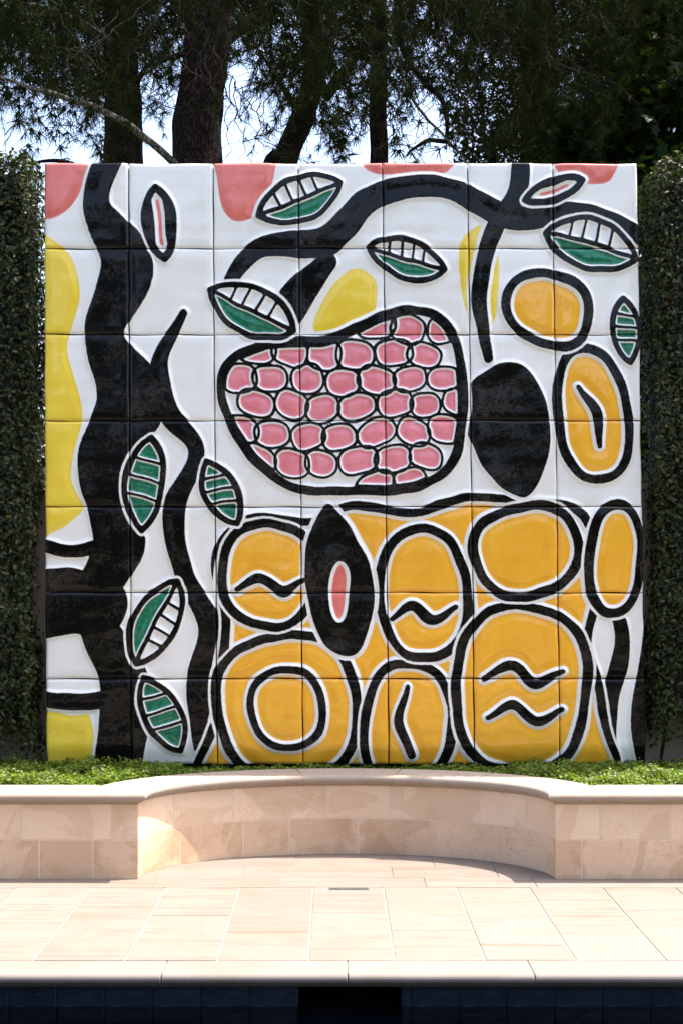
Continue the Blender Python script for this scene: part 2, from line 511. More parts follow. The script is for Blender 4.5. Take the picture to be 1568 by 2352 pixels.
low = [0, sx(-2.75), sx(-1.745 - .63), sx((90 - 768) * WY / FPX), sx((214 - 768) * WY / FPX), S_L,
       sa(416, 0), sa(563, 0), sa(670, 0), sa(820, 0), sa(1004, 0), sa(1158, 0), S_R,
       sr((1335 - 768) * WY / FPX), sr((1335 - 768) * WY / FPX + .66), sr(2.95), cum[-1]]
top = [0, sx(-3.0), sx(-2.4), sx((47 - 768) * WY / FPX), sx((255 - 768) * WY / FPX), S_L, sa(395, 0), sa(529, 0), sa(745, 0), sa(897, 0), sa(1102, 0), sa(1206, 0), S_R,
       sr((1376 - 768) * WY / FPX), sr((1538 - 768) * WY / FPX), sr(2.7), cum[-1]]
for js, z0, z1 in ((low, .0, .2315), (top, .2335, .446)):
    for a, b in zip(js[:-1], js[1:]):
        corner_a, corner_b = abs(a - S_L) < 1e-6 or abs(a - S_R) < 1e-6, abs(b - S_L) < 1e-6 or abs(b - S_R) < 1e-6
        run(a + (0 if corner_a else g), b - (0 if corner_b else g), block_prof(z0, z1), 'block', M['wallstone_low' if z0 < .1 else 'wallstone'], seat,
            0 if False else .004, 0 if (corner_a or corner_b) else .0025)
run(0, cum[-1], [(-.15, 0), (-.15, .444), (-.0012, .444), (-.0012, 0)], 'mortar', M['wallgrout'], seat, 0, 0)
# moulded coping
def cope_prof():
    p = [(-.315, .448), (-.315, .512), (-.312, .515)]
    cx, cz, r = .026, .490, .025
    for k in range(9):
        a = math.radians(90 - 20 * k); p.append((cx + r * math.cos(a), cz + r * math.sin(a)))
    p += [(.030, .464), (.030, .460)]
    for k in range(1, 5):
        a = math.radians(22.5 * k); p.append((.030 - .024 * math.sin(a) , .460 - .012 * (1 - math.cos(a))))
    p += [(.006, .447), (-.01, .447)]
    return p
CP = cope_prof()
cs = [0, sx(-2.85), sx(-2.0), S_L, sa(496, 0), sa(690, 0), sa(905, 0), sa(1090, 0), S_R, sr(2.12), sr(3.0), cum[-1]]
for a, b in zip(cs[:-1], cs[1:]):
    ca, cb = abs(a - S_L) < 1e-6 or abs(a - S_R) < 1e-6, abs(b - S_L) < 1e-6 or abs(b - S_R) < 1e-6
    run(a + (0 if ca else .001), b - (0 if cb else .001), CP, 'coping_stone', M['cope'], seat, .003, 0 if ca or cb else .0012)

# soil behind the wall and the rendered garden wall
soil = MB()
inner = [(p[0] - m[0] * .14, p[1] - m[1] * .14) for p, m in zip(path, miter)]
n = len(inner)
soil.add([(x, y, .455) for x, y in inner] + [(x, 14.0 if False else 9.90, .47) for x, y in inner], [(i, i + 1, n + i + 1, n + i) for i in range(n - 1)])
o = soil.build('soil_bed', M['soil']); tag(o, kind='structure')
gw = empty('garden_wall', (0, 9.98, 0), 'plain taupe rendered wall in shade behind the mural and hedges', 'wall')
mb = MB(); mb.box(-4.6, 4.6, 9.90, 10.08, -.05, 2.40, .004); rel(mb.build('render_face', M['stucco']), gw)
mb = MB(); mb.box(-4.6, 4.6, 9.885, 10.095, 2.402, 2.45, .008); rel(mb.build('cap', M['stucco']), gw)

# ------------------------------------------------------------------ ceramic mural, a generic abstract pattern
MY = 9.65                                             # front of the tiles
TL, TR, BL, BR = np.array((-1.973, 4.614)), np.array((2.055, 4.614)), np.array((-1.957, .523)), np.array((2.112, .523))
TS = .584
NG = 62
def edge_grid():
    e = np.array([0, .004, .010, .020, .036])
    mid = np.linspace(.036, .964, NG - 8)
    return np.concatenate([e[:-1], mid, 1 - e[:-1][::-1]])
EG = edge_grid(); NE = len(EG)
G = np.concatenate([EG + k for k in range(7)])
U, V = np.meshgrid(G, G)                              # u right, v down, in tiles
def wob(u, v, s, a, seed):
    r = np.random.default_rng(seed); o = 0
    for k in range(5):
        an = r.uniform(0, 6.28); f = s * r.uniform(.6, 1.6); o = o + np.sin((u * math.cos(an) + v * math.sin(an)) * f + r.uniform(0, 6.28))
    return a * o / 5
Uw = U + wob(U, V, 3.2, .05, 1) + wob(U, V, 14, .012, 2)
Vw = V + wob(U, V, 3.2, .05, 3) + wob(U, V, 14, .012, 4)
FAR = 9.
ink = np.full(U.shape, FAR)
zone = {k: np.full(U.shape, FAR) for k in ('yellow', 'pale', 'pink', 'green', 'coral')}
def seg_dist(poly, closed, widths=None, pad=.6):
    poly = np.asarray(poly, float)
    d = np.full(U.shape, FAR)
    x0, y0 = poly.min(0) - pad; x1, y1 = poly.max(0) + pad
    rows = np.where((G > y0) & (G < y1))[0]; cols_ = np.where((G > x0) & (G < x1))[0]
    if not len(rows) or not len(cols_): return d
    sl_ = np.s_[rows[0]:rows[-1] + 1, cols_[0]:cols_[-1] + 1]
    u, v = Uw[sl_], Vw[sl_]
    best = np.full(u.shape, FAR); inside = np.zeros(u.shape, bool)
    n = len(poly)
    for i in range(n if closed else n - 1):
        a, b = poly[i], poly[(i + 1) % n]
        ab = b - a; L = ab @ ab + 1e-12
        t = np.clip(((u - a[0]) * ab[0] + (v - a[1]) * ab[1]) / L, 0, 1)
        q = np.hypot(u - a[0] - ab[0] * t, v - a[1] - ab[1] * t)
        if widths is not None: q = q - (widths[i] + (widths[i + 1] - widths[i]) * t)
        best = np.minimum(best, q)
        if closed:
            c = ((a[1] > v) != (b[1] > v)) & (u < (b[0] - a[0]) * (v - a[1]) / (b[1] - a[1] + 1e-12) + a[0])
            inside ^= c
    if closed: best = np.where(inside, -best, best)
    d[sl_] = best
    return d
def blob(pts, n=8): return seg_dist(catmull(pts, n, True), True)
def oval(cx, cy, a, b, rot=0, p=2.0, n=40):
    t = np.linspace(0, 2 * math.pi, n, endpoint=False); c, s = np.cos(t), np.sin(t)
    x = a * np.sign(c) * np.abs(c) ** (2 / p); y = b * np.sign(s) * np.abs(s) ** (2 / p)
    r = math.radians(rot)
    return np.stack([cx + x * math.cos(r) - y * math.sin(r), cy + x * math.sin(r) + y * math.cos(r)], 1)
def lens(cx, cy, L, w, rot, bend=.0):
    t = np.linspace(-1, 1, 18); up = w * (1 - t ** 2) ** .8
    x = np.concatenate([t * L, t[::-1][1:-1] * L]); y = np.concatenate([up, -up[::-1][1:-1]])
    y = y + bend * (1 - (x / L) ** 2)
    r = math.radians(rot)
    return np.stack([cx + x * math.cos(r) - y * math.sin(r), cy + x * math.sin(r) + y * math.cos(r)], 1)
def carve(s):
    global ink
    ink = np.maximum(ink, -s)
    for k in zone: zone[k] = np.maximum(zone[k], -s)
def paint(s, colour, line=.05, halo=.03, clear=True):
    global ink
    if clear: carve(s - line - halo)
    if line: ink = np.minimum(ink, np.abs(s) - line)
    if colour == 'ink': ink = np.minimum(ink, s)
    elif colour: zone[colour] = np.minimum(zone[colour], s)
def ribbon(pts, widths, n=10):
    global ink
    q = catmull([(*p, w_) for p, w_ in zip(pts, widths)], n)
    ink = np.minimum(ink, seg_dist(q[:, :2], False, q[:, 2]))
# flat colour fields at the rim
paint(blob([(-.4, .95), (.22, 1.0), (.42, 1.55), (.26, 2.2), (.46, 2.9), (.30, 3.6), (.40, 4.05), (-.4, 4.1)]), 'pale', 0, 0)
paint(blob([(-.3, 6.46), (.3, 6.44), (.52, 6.5), (.5, 7.4), (-.3, 7.4)]), 'pale', 0, 0)
paint(blob([(-.3, -.4), (.48, -.4), (.42, .3), (.12, .62), (-.3, .5)]), 'coral', 0, 0)
paint(blob([(2.05, -.4), (2.75, -.4), (2.7, .2), (2.45, .62), (2.1, .5)]), 'coral', 0, 0)
paint(blob([(3.9, -.4), (4.9, -.4), (4.75, .1), (4.2, .18), (3.8, .05)]), 'coral', 0, 0)
paint(blob([(6.05, -.4), (6.75, -.4), (6.7, .25), (6.1, .15)]), 'coral', 0, 0)
paint(blob([(4.95, .9), (5.3, .72), (5.35, 1.5), (5.15, 2.1), (4.95, 1.6)]), 'pale', 0, 0)
paint(blob([(3.15, 1.95), (3.55, 1.3), (3.9, 1.4), (3.75, 2.0)]), 'pale', 0, 0)
# wandering black bands
ribbon([(.85, -.3), (.62, .5), (.98, 1.2), (.72, 2.0), (1.02, 2.75), (.68, 3.5), (.86, 4.4), (.58, 5.2), (.92, 6.1), (.78, 7.3)],
       [.20, .17, .30, .24, .38, .28, .30, .24, .30, .26])
ribbon([(-.3, 4.35), (.3, 4.5), (.75, 4.42)], [.08, .08, .08])
ribbon([(-.3, 5.2), (.2, 5.1), (.62, 5.15)], [.42, .40, .36])
ribbon([(-.3, 6.22), (.3, 6.28), (.8, 6.2)], [.09, .10, .10])
ribbon([(1.62, 1.75), (1.34, 2.3), (1.42, 2.9), (1.78, 3.4), (1.52, 4.1), (1.62, 4.8), (1.94, 5.4), (1.84, 6.2), (1.95, 7.3)],
       [.05, .10, .12, .10, .14, .12, .13, .17, .14])
ribbon([(7.2, .95), (6.3, .62), (5.5, .62), (4.75, .30), (3.95, .42), (3.3, .95), (2.55, .98), (2.1, 1.55)], [.12, .12, .15, .12, .15, .18, .12, .07])
ribbon([(5.65, -.3), (5.55, .3), (5.3, .75), (5.12, 1.6), (5.2, 2.3)], [.09, .12, .10, .09, .05])
ribbon([(2.62, 2.2), (2.95, 1.6), (3.3, 1.2)], [.12, .2, .12])
ribbon([(6.62, 7.3), (6.55, 6.4), (6.72, 5.6), (6.6, 4.9)], [.12, .12, .10, .05])
ribbon([(7.15, 7.3), (6.98, 6.5), (7.05, 5.7), (7.1, 5.2)], [.12, .14, .10, .06])
# a broad yellow ground with big rounded pebbles on it
paint(blob([(2.0, 7.6), (2.02, 6.4), (2.1, 5.4), (2.0, 4.6), (2.4, 4.12), (3.1, 4.15), (3.6, 3.98), (4.3, 4.1), (5.0, 3.9), (5.7, 3.92), (6.3, 4.1), (6.45, 4.9), (6.32, 5.6), (6.5, 6.4), (6.35, 7.6)]), 'yellow', .05)
for cx, cy, a_, b_, rot, pw in ((2.82, 6.35, .80, .86, -8, 2.5), (2.62, 4.78, .56, .60, 12, 2.4), (4.22, 6.55, .50, .72, 4, 2.6), (4.42, 5.02, .50, .74, -6, 2.5),
                                (5.55, 6.12, .76, .98, 6, 2.6), (5.62, 4.50, .62, .52, -14, 2.5), (6.42, 2.92, .40, .78, -8, 2.4), (5.92, 1.72, .50, .40, 16, 2.4), (6.66, 4.62, .30, .62, 4, 2.4)):
    paint(seg_dist(oval(cx, cy, a_, b_, rot, pw, 44), True), 'yellow', .055)
# two dark drops
paint(blob([(3.35, 3.95), (3.72, 4.5), (3.86, 5.1), (3.62, 5.72), (3.25, 5.6), (3.08, 5.0), (3.1, 4.35)]), 'ink', 0, .05)
paint(blob([(5.05, 2.55), (5.5, 2.35), (5.86, 2.75), (5.92, 3.4), (5.62, 3.86), (5.2, 3.62), (4.98, 3.1)]), 'ink', 0, .05)
paint(seg_dist(oval(3.47, 5.0, .10, .34, 4), True), 'coral', .0, .0, False)
ink = np.maximum(ink, -(seg_dist(oval(3.47, 5.0, .10, .34, 4), True) - .02))
# field of pink pebbles
field = blob([(2.1, 2.5), (2.6, 2.12), (3.4, 2.05), (4.2, 1.7), (4.75, 1.9), (4.95, 2.7), (4.8, 3.5), (4.3, 3.82), (3.6, 3.8), (2.8, 3.72), (2.25, 3.2)])
paint(field, None, .055, .03)
rp = random.Random(3)
for r_ in range(7):
    for c_ in range(8):
        cx = 2.28 + .40 * c_ + (.2 if r_ % 2 else 0) + rp.uniform(-.03, .03); cy = 1.9 + .31 * r_ + rp.uniform(-.025, .025)
        pg = oval(cx, cy, .186 + rp.uniform(-.012, .012), .142 + rp.uniform(-.012, .012), rp.uniform(-24, 24), 2.5, 26)
        s_ = np.maximum(seg_dist(pg, True, pad=.3), field + .075)
        if (s_ < -.03).sum() < 30: continue
        ink = np.minimum(ink, np.maximum(np.abs(s_ - .020) - .017, field)); zone['pink'] = np.minimum(zone['pink'], s_)
# leaf-like lenses and capsules
for cx, cy, L, w_, rot, half in ((1.36, .72, .42, .17, 84, 0), (3.02, .42, .52, .26, -20, 1), (2.45, 1.72, .54, .28, 28, 1), (6.42, .98, .56, .28, 16, 1),
                                 (1.18, 3.75, .56, .21, 96, 2), (1.3, 5.35, .52, .26, 118, 1), (2.08, 3.85, .38, .18, 62, 2), (6.86, 1.95, .36, .16, 84, 2),
                                 (6.0, .32, .38, .13, -14, 0), (4.28, 1.12, .46, .22, 12, 1), (1.36, 6.4, .48, .22, 62, 2)):
    s_ = seg_dist(lens(cx, cy, L, w_, rot), True)
    paint(s_, None, .035, .03)
    r = math.radians(rot); across = -(Uw - cx) * math.sin(r) + (Vw - cy) * math.cos(r); along = (Uw - cx) * math.cos(r) + (Vw - cy) * math.sin(r)
    if half == 0:
        zone['coral'] = np.minimum(zone['coral'], np.maximum(s_ + .05, np.abs(across) - .045)); ink = np.minimum(ink, s_ + .02)
        ink = np.maximum(ink, -np.maximum(s_ + .05, np.abs(across) - .06))
    elif half == 1:
        zone['green'] = np.minimum(zone['green'], np.maximum(s_, .03 - across)); ink = np.minimum(ink, np.maximum(s_, np.abs(across) - .026))
        for k in (-.5, -.2, .1, .4): ink = np.minimum(ink, np.maximum(np.maximum(s_, across), np.abs(along - k * L) - .017))
    else:
        zone['green'] = np.minimum(zone['green'], s_ + .03)
        for k in (-.5, -.1, .3): ink = np.minimum(ink, np.maximum(s_, np.abs(along - k * L + .25 * across) - .018))
# inner contours on some of the pebbles
for cx, cy, a_, b_, rot in ((2.82, 6.35, .42, .46, -8),):
    s_ = seg_dist(oval(cx, cy, a_, b_, rot, 2.4, 36), True); ink = np.minimum(ink, np.abs(s_) - .045)
for pts, ws in (([(2.22, 4.95), (2.5, 4.82), (2.78, 4.98), (3.05, 4.85)], [.03, .06, .06, .03]), ([(4.05, 5.3), (4.3, 5.15), (4.55, 5.32), (4.8, 5.18)], [.03, .06, .06, .03]),
                ([(4.22, 6.1), (4.12, 6.5), (4.3, 6.9)], [.03, .06, .05]), ([(5.1, 6.0), (5.45, 5.85), (5.75, 6.05), (6.05, 5.9)], [.03, .06, .06, .03]),
                ([(5.1, 6.45), (5.45, 6.3), (5.75, 6.5), (6.05, 6.35)], [.03, .06, .06, .03]), ([(6.25, 2.6), (6.45, 2.9), (6.5, 3.3)], [.03, .06, .03])):
    ribbon(pts, ws)
# a pale line is left between the black and every colour
for k in zone: zone[k] = np.maximum(zone[k], {'pink': .02, 'green': .015}.get(k, .04) - ink)
allz = np.minimum.reduce(list(zone.values()))

# relief (metres towards the terrace)
def sstep(x, a, b):
    t = np.clip((x - a) / (b - a), 0, 1); return t * t * (3 - 2 * t)
H = .013 * sstep(ink, .038, .004) + .007 * sstep(allz, .0, -.10) - .004 * sstep(ink, .0, -.25)
H = H + wob(U, V, 5, .006, 11) + wob(U, V, 18, .0016, 12)
H = H - .035 * sstep(V, 6.72, 7.02) ** 1.5

def glaze():
    t = NT('glazed_ceramic')
    v = t.mapping((1, 1, 1))
    def att(n):
        a = t.n('ShaderNodeAttribute', attribute_name=n); return a.outputs['Fac']
    jag = t.math('MULTIPLY', t.math('SUBTRACT', t.noise(v, 55, 3), .5), .010)
    def mask(n, w=.006): return t.rng(t.math('ADD', att(n), jag), w, -w)
    streak = t.noise(t.mapping((1, 1, .35)), 9, 5, .6, .3)
    mott = t.noise(v, 4.5, 4, .6)
    c = t.mix(t.rng(mott, .35, .7), (.90, .862, .79), (.84, .80, .735))
    c = t.mix(t.rng(streak, .45, .8, 0, .25), c, (.82, .74, .60))
    for n, a, b in (('yellow', (.95, .475, .040), (.89, .40, .026)), ('pale', (.90, .66, .065), (.84, .56, .04)), ('pink', (.86, .285, .31), (.76, .18, .205)),
                    ('coral', (.82, .22, .18), (.72, .15, .115))):
        cc = t.mix(t.rng(t.math('MULTIPLY', t.math('ADD', streak, mott), .5), .38, .68), a, b)
        c = t.mix(mask(n), c, cc)
    gn = t.noise(v, 26, 4, .7, .5)
    c = t.mix(mask('green'), c, t.mix(t.rng(gn, .3, .72), (.003, .085, .045), (.02, .25, .12)))
    worn = t.rng(t.math('MULTIPLY', t.noise(t.mapping((.6, 1, 1.6)), 2.6, 3, .6), t.noise(v, 42, 5, .8)), .27, .40)
    im = mask('ink', .004)
    c = t.mix(im, c, t.mix(t.math('MULTIPLY', worn, .8), (.004, .0036, .0034), (.05, .038, .03)))
    oi = t.n('ShaderNodeObjectInfo')                  # every tile fired a little differently
    c = t.mix(t.rng(oi.outputs['Random'], 0, 1, 0, .07), c, (.42, .36, .26), 'MULTIPLY')
    c = t.mix(t.rng(t.noise(v, 160, 2, .7), .70, .78, 0, .4), c, (.10, .08, .06))
    side = att('side')
    c = t.mix(side, c, (.30, .27, .23))
    ro = t.math('ADD', t.math('ADD', .07, t.math('MULTIPLY', t.math('MULTIPLY', worn, im), .3)), t.math('MULTIPLY', side, .5))
    b = t.bump(t.noise(v, 13, 3, .5), .35, .006)
    b = t.bump(t.noise(v, 70, 3, .6), .18, .0016, b)
    return t.set(Base_Color=c, Roughness=ro, Normal=b, Specular_IOR_Level=t.math('SUBTRACT', .5, t.math('MULTIPLY', im, .28)))
M['glaze'] = glaze()

mural = empty('ceramic_mural', (0, MY, .523), 'large glazed ceramic tile mural of black bands, yellow, pink and green forms', 'mural')
mb = MB(); mb.box(-1.945, 2.07, MY + .10, MY + .20, .53, 4.60)
rel(mb.build('backing_panel', M['back']), mural)
for k in range(6):                                    # uprights that carry it
    mb = MB(); xx = -1.8 + .75 * k
    mb.box(xx, xx + .08, MY + .12, MY + .18, .44, .528); rel(mb.build('support_foot', M['back']), mural)
rt = np.random.default_rng(21)
corner = {(i, j): rt.uniform(-.0022, .0022, 2) for i in range(8) for j in range(8)}
GAP = .0032
idx = np.arange(NE * NE).reshape(NE, NE)
quads = np.stack([idx[:-1, :-1], idx[1:, :-1], idx[1:, 1:], idx[:-1, 1:]], -1).reshape(-1, 4)
rim = np.concatenate([idx[0, :-1], idx[:-1, -1], idx[-1, :0:-1], idx[:0:-1, 0]])
nrim = len(rim)
sk = np.arange(nrim) + NE * NE
skirt = np.stack([np.roll(rim, -1), rim, sk, np.roll(sk, -1)], -1)[:, ::-1]
skirt = skirt[:, ::-1]
faces = np.concatenate([quads, skirt])
def bil(u, v):                                        # u, v in 0..7
    u = u / 7; v = v / 7
    return (TL * (1 - u)[..., None] + TR * u[..., None]) * (1 - v)[..., None] + (BL * (1 - u)[..., None] + BR * u[..., None]) * v[..., None]
for j in range(7):
    for i in range(7):
        s_ = np.s_[j * NE:(j + 1) * NE, i * NE:(i + 1) * NE]
        u, v = U[s_] - i, V[s_] - j
        dx = (corner[i, j][0] * (1 - u) * (1 - v) + corner[i + 1, j][0] * u * (1 - v) + corner[i, j + 1][0] * (1 - u) * v + corner[i + 1, j + 1][0] * u * v)
        dz = (corner[i, j][1] * (1 - u) * (1 - v) + corner[i + 1, j][1] * u * (1 - v) + corner[i, j + 1][1] * (1 - u) * v + corner[i + 1, j + 1][1] * u * v)
        p = bil(u + i, v + j)
        g0 = GAP * rt.uniform(.8, 1.5)
        x = p[..., 0] + dx + g0 * (1 - 2 * u) + .0015 * np.sin(v * 9 + i + 3 * j) * (np.abs(u - .5) * 2) ** 6
        z = p[..., 1] + dz - g0 * (1 - 2 * v) + .0022 * np.sin(u * 8 + 2 * i + j) * (np.abs(v - .5) * 2) ** 6
        dist = np.minimum.reduce([u, 1 - u, v, 1 - v]) * TS
        h = H[s_] - .010 * (1 - sstep(dist, 0, .012)) - .003 * (1 - sstep(dist, 0, .06))
        h = h + rt.uniform(-.003, .003) + rt.uniform(-.003, .003) * (u - .5) + rt.uniform(-.003, .003) * (v - .5)
        y = MY - h
        c0 = np.array((-1.957 + (i + .5) * TS, MY, 4.614 - (j + .5) * TS))
        vv = np.stack([x, y, z], -1).reshape(-1, 3) - c0
        back = vv[rim].copy(); back[:, 1] = .095
        me = mesh_from('ceramic_tile', np.concatenate([vv, back]), faces)
        sm = np.ones(len(faces), bool); sm[len(quads):] = False
        me.polygons.foreach_set('use_smooth', sm)
        for nme, arr in [('ink', ink)] + list(zone.items()):
            a = me.attributes.new(nme, 'FLOAT', 'POINT')
            f_ = np.clip(arr[s_].ravel(), -1, 1)
            a.data.foreach_set('value', np.concatenate([f_, f_.reshape(NE, NE).ravel()[rim]]).astype(np.float32))
        a = me.attributes.new('side', 'FLOAT', 'POINT')
        a.data.foreach_set('value', np.concatenate([np.zeros(NE * NE), np.full(nrim, .6)]).astype(np.float32))
        rel(obj('ceramic_tile', me, M['glaze'], None, c0), mural)

# ------------------------------------------------------------------ leaves
def basis(nrm, rng):
    nrm = nrm / np.linalg.norm(nrm, axis=1, keepdims=True)
    r = rng.normal(size=nrm.shape)
    t = r - nrm * (r * nrm).sum(1, keepdims=True); t /= np.linalg.norm(t, axis=1, keepdims=True)
    return nrm, t, np.cross(nrm, t)
def leaf_mesh(pos, nrm, size, rng, shape, width=.5, cup=.12, axis=None):
    """one small folded blade for every position. shape: outline (n,2), x along the blade 0..1"""
    nrm, t, b = basis(nrm, rng)
    if axis is not None:
        t = axis - nrm * (axis * nrm).sum(1, keepdims=True); t /= np.linalg.norm(t, axis=1, keepdims=True) + 1e-9; b = np.cross(nrm, t)
    m = len(shape); N = len(pos)
    x = shape[:, 0]; y = shape[:, 1] * width
    lift = cup * np.abs(shape[:, 1]) - .10 * x ** 2
    v = (pos[:, None, :] + size[:, None, None] * (t[:, None, :] * x[None, :, None] + b[:, None, :] * y[None, :, None] + nrm[:, None, :] * lift[None, :, None]))
    f = np.stack([np.full(m - 1, 0), np.arange(1, m), np.r_[np.arange(2, m), 1]], 1)
    F = (f[None] + (np.arange(N) * m)[:, None, None]).reshape(-1, 3)
    return v.reshape(-1, 3), F
OVAL = np.array([(.45, 0), (0, 0), (.25, -.42), (.6, -.45), (1, 0), (.6, .45), (.25, .42)])
DIAM = np.array([(.45, 0), (0, 0), (.45, -.5), (1, 0), (.45, .5)])
STAR = np.array([(.35, 0), (0, .0), (.10, -.35), (-.02, -.62), (.3, -.42), (.62, -.72), (.62, -.30), (1.05, 0), (.62, .30), (.62, .72), (.3, .42), (-.02, .62), (.10, .35)])

def tube(pts, radii, sides, mbv, jitter=0., rng=None):
    pts = np.asarray(pts, float); n = len(pts)
    tg = np.gradient(pts, axis=0); tg /= np.linalg.norm(tg, axis=1, keepdims=True) + 1e-9
    ref = np.array((0, 1., 0)) if abs(tg[0][1]) < .8 else np.array((1., 0, 0))
    rings = []
    for i in range(n):
        a = np.cross(tg[i], ref); a /= np.linalg.norm(a); b = np.cross(tg[i], a)
        r = []
        for k in range(sides):
            th = 2 * math.pi * k / sides
            q = radii[i]
            if jitter:
                q *= 1 + jitter * noise.noise((math.cos(th) * 2.2 + pts[i][0] * 3, math.sin(th) * 2.2, pts[i][2] * 2.2)) \
                       + .55 * jitter * noise.noise((math.cos(th) * 7, math.sin(th) * 7 + pts[i][0], pts[i][2] * 4.5))
            r.append(tuple(pts[i] + q * (a * math.cos(th) + b * math.sin(th))))
        rings.append(r)
    mbv.sweep(rings, True)

# ------------------------------------------------------------------ hedges
def hedge(x0, x1, edge, ztop, label, rng, bottom):
    """edge: +1 when the clipped end that faces the mural is on the right"""
    y0, y1 = 9.60, 9.88
    root = empty('clipped_hedge', ((x0 + x1) / 2, 9.8, .46), label, 'hedge', 'clipped hedges beside the mural')
    def wav(z, y): return .034 * math.sin(z * 2.1 + edge) + .02 * math.sin(z * 5.3 + y * 4) + .012 * math.sin(z * 11)
    N = 30000; pos = []; nr_ = []
    zlo = bottom
    A_f, A_s, A_t = (x1 - x0) * (ztop - zlo), (y1 - y0 + .3) * (ztop - zlo), (x1 - x0) * .5
    T = A_f + A_s + A_t
    for k in range(N):
        r = rng.uniform(0, T); dep = abs(rng.normal(0, .055)) if rng.uniform() < .85 else -abs(rng.normal(0, .022))
        if r < A_f:
            z = rng.uniform(zlo, ztop); x = rng.uniform(x0, x1)
            p = (x, y0 + dep + wav(z, x) * .8, z); n_ = (rng.normal(0, .5), -1, .35 + rng.normal(0, .5))
        elif r < A_f + A_s:
            z = rng.uniform(zlo, ztop); y = rng.uniform(y0, y1 + .3); xe = x1 if edge > 0 else x0
            p = (xe + edge * (wav(z, y) - dep), y, z); n_ = (edge, rng.normal(0, .5) - .3, .35 + rng.normal(0, .5))
        else:
            x = rng.uniform(x0, x1); y = rng.uniform(y0, y1 + .2)
            p = (x, y, ztop - dep + .03 * math.sin(x * 9) + .02 * math.sin(x * 23 + y * 9)); n_ = (rng.normal(0, .5), rng.normal(0, .5), 1)
        # round the shoulders
        xe = x1 if edge > 0 else x0
        ex = (p[0] - xe) * edge + .12; ez = p[2] - ztop + .12
        if ex > 0 and ez > 0 and ex * ex + ez * ez > .0225: continue
        # ragged lower rim
        if p[2] < zlo + .22 * (1 + math.sin(p[0] * 17) * .5) * rng.uniform(): continue
        pos.append(p); nr_.append(n_)
    pos = np.array(pos); nr_ = np.array(nr_)
    v, f = leaf_mesh(pos, nr_, rng.uniform(.018, .050, len(pos)), rng, OVAL, .52, .12)
    rel(obj('foliage', mesh_from('foliage', v, f), M['hedgeleaf']), root)
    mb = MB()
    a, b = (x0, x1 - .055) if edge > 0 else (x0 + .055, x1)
    mb.box(a, b, y0 + .10, y1 + .2, zlo + .25, ztop - .12, .05)  # solid dark box for the twig mass, added to block light
    rel(mb.build('dark_core', M['hedgein']), root)
    for k in range(7):
        xx = rng.uniform(a, b); mb = MB()
        zz = np.linspace(.44, zlo + .5, 7)
        tube(catmull([(xx + .04 * math.sin(z * 5 + k), y0 + .15 + .03 * math.cos(z * 4 + k), z) for z in zz], 2), np.full(13, .012), 6, mb)
        rel(mb.build('stem', M['twig']), root)
    mb = MB()
    for k in range(70):                               # stray shoots
        z = rng.uniform(zlo + .2, ztop); xe = (x1 if edge > 0 else x0)
        s = np.array((xe + edge * rng.uniform(-.25, -.02), y0 + rng.uniform(-.01, .05), z)); e = s + np.array((edge * rng.uniform(.0, .09), rng.uniform(-.05, .0), rng.uniform(-.02, .10)))
        tube([s, (s + e) / 2 + .01 * rng.normal(size=3), e], [.0018, .0015, .001], 3, mb)
    tag(rel(mb.build('shoot', M['twig']), root), kind='stuff')
hedge(-3.1, P(72, 0, 9.6)[0], 1, 4.68, 'tall clipped dark green hedge on the left of the mural', np.random.default_rng(31), .52)
hedge(P(1510, 0, 9.6)[0], 3.3, -1, 4.63, 'tall clipped dark green hedge on the right of the mural', np.random.default_rng(32), .62)

# ------------------------------------------------------------------ ground cover behind the seat wall
rg = np.random.default_rng(41)
def cover_ok(x, y):
    u = (x - EX) / (EA + .33); fy = 8.42 + .318
    if abs(u) < 1: fy = max(fy, 8.42 + (EB + .318) * math.sqrt(1 - u * u) )
    return fy
pos = []; nn = []
for k in range(60000):
    x = rg.uniform(-3.0, 3.1); y = rg.uniform(8.72, 9.78); fy = cover_ok(x, y)
    if y < fy - .012 + .02 * math.sin(x * 31) * math.sin(x * 13): continue
    hgt = .072 + .05 * noise.noise((x * 4, y * 4, 0)) + .06 * noise.noise((x * 12, y * 12, 3)) - .05 * max(0, 1 - (y - fy) / .07)
    if abs(x - EX) < 1.1: hgt *= .55
    if hgt < .01: continue
    z = .47 + hgt * rg.uniform(.25, 1.0) ** .6
    pos.append((x, y, z)); nn.append((rg.normal(0, .55), rg.normal(-.2, .55), 1))
pos = np.array(pos)
v, f = leaf_mesh(pos, np.array(nn), rg.uniform(.016, .028, len(pos)), rg, OVAL, .68, .15)
o = obj('ground_cover', mesh_from('ground_cover', v, f), M['cover'])
tag(o, 'low bright green small-leaved ground cover behind the seat wall', 'ground cover', kind='stuff')

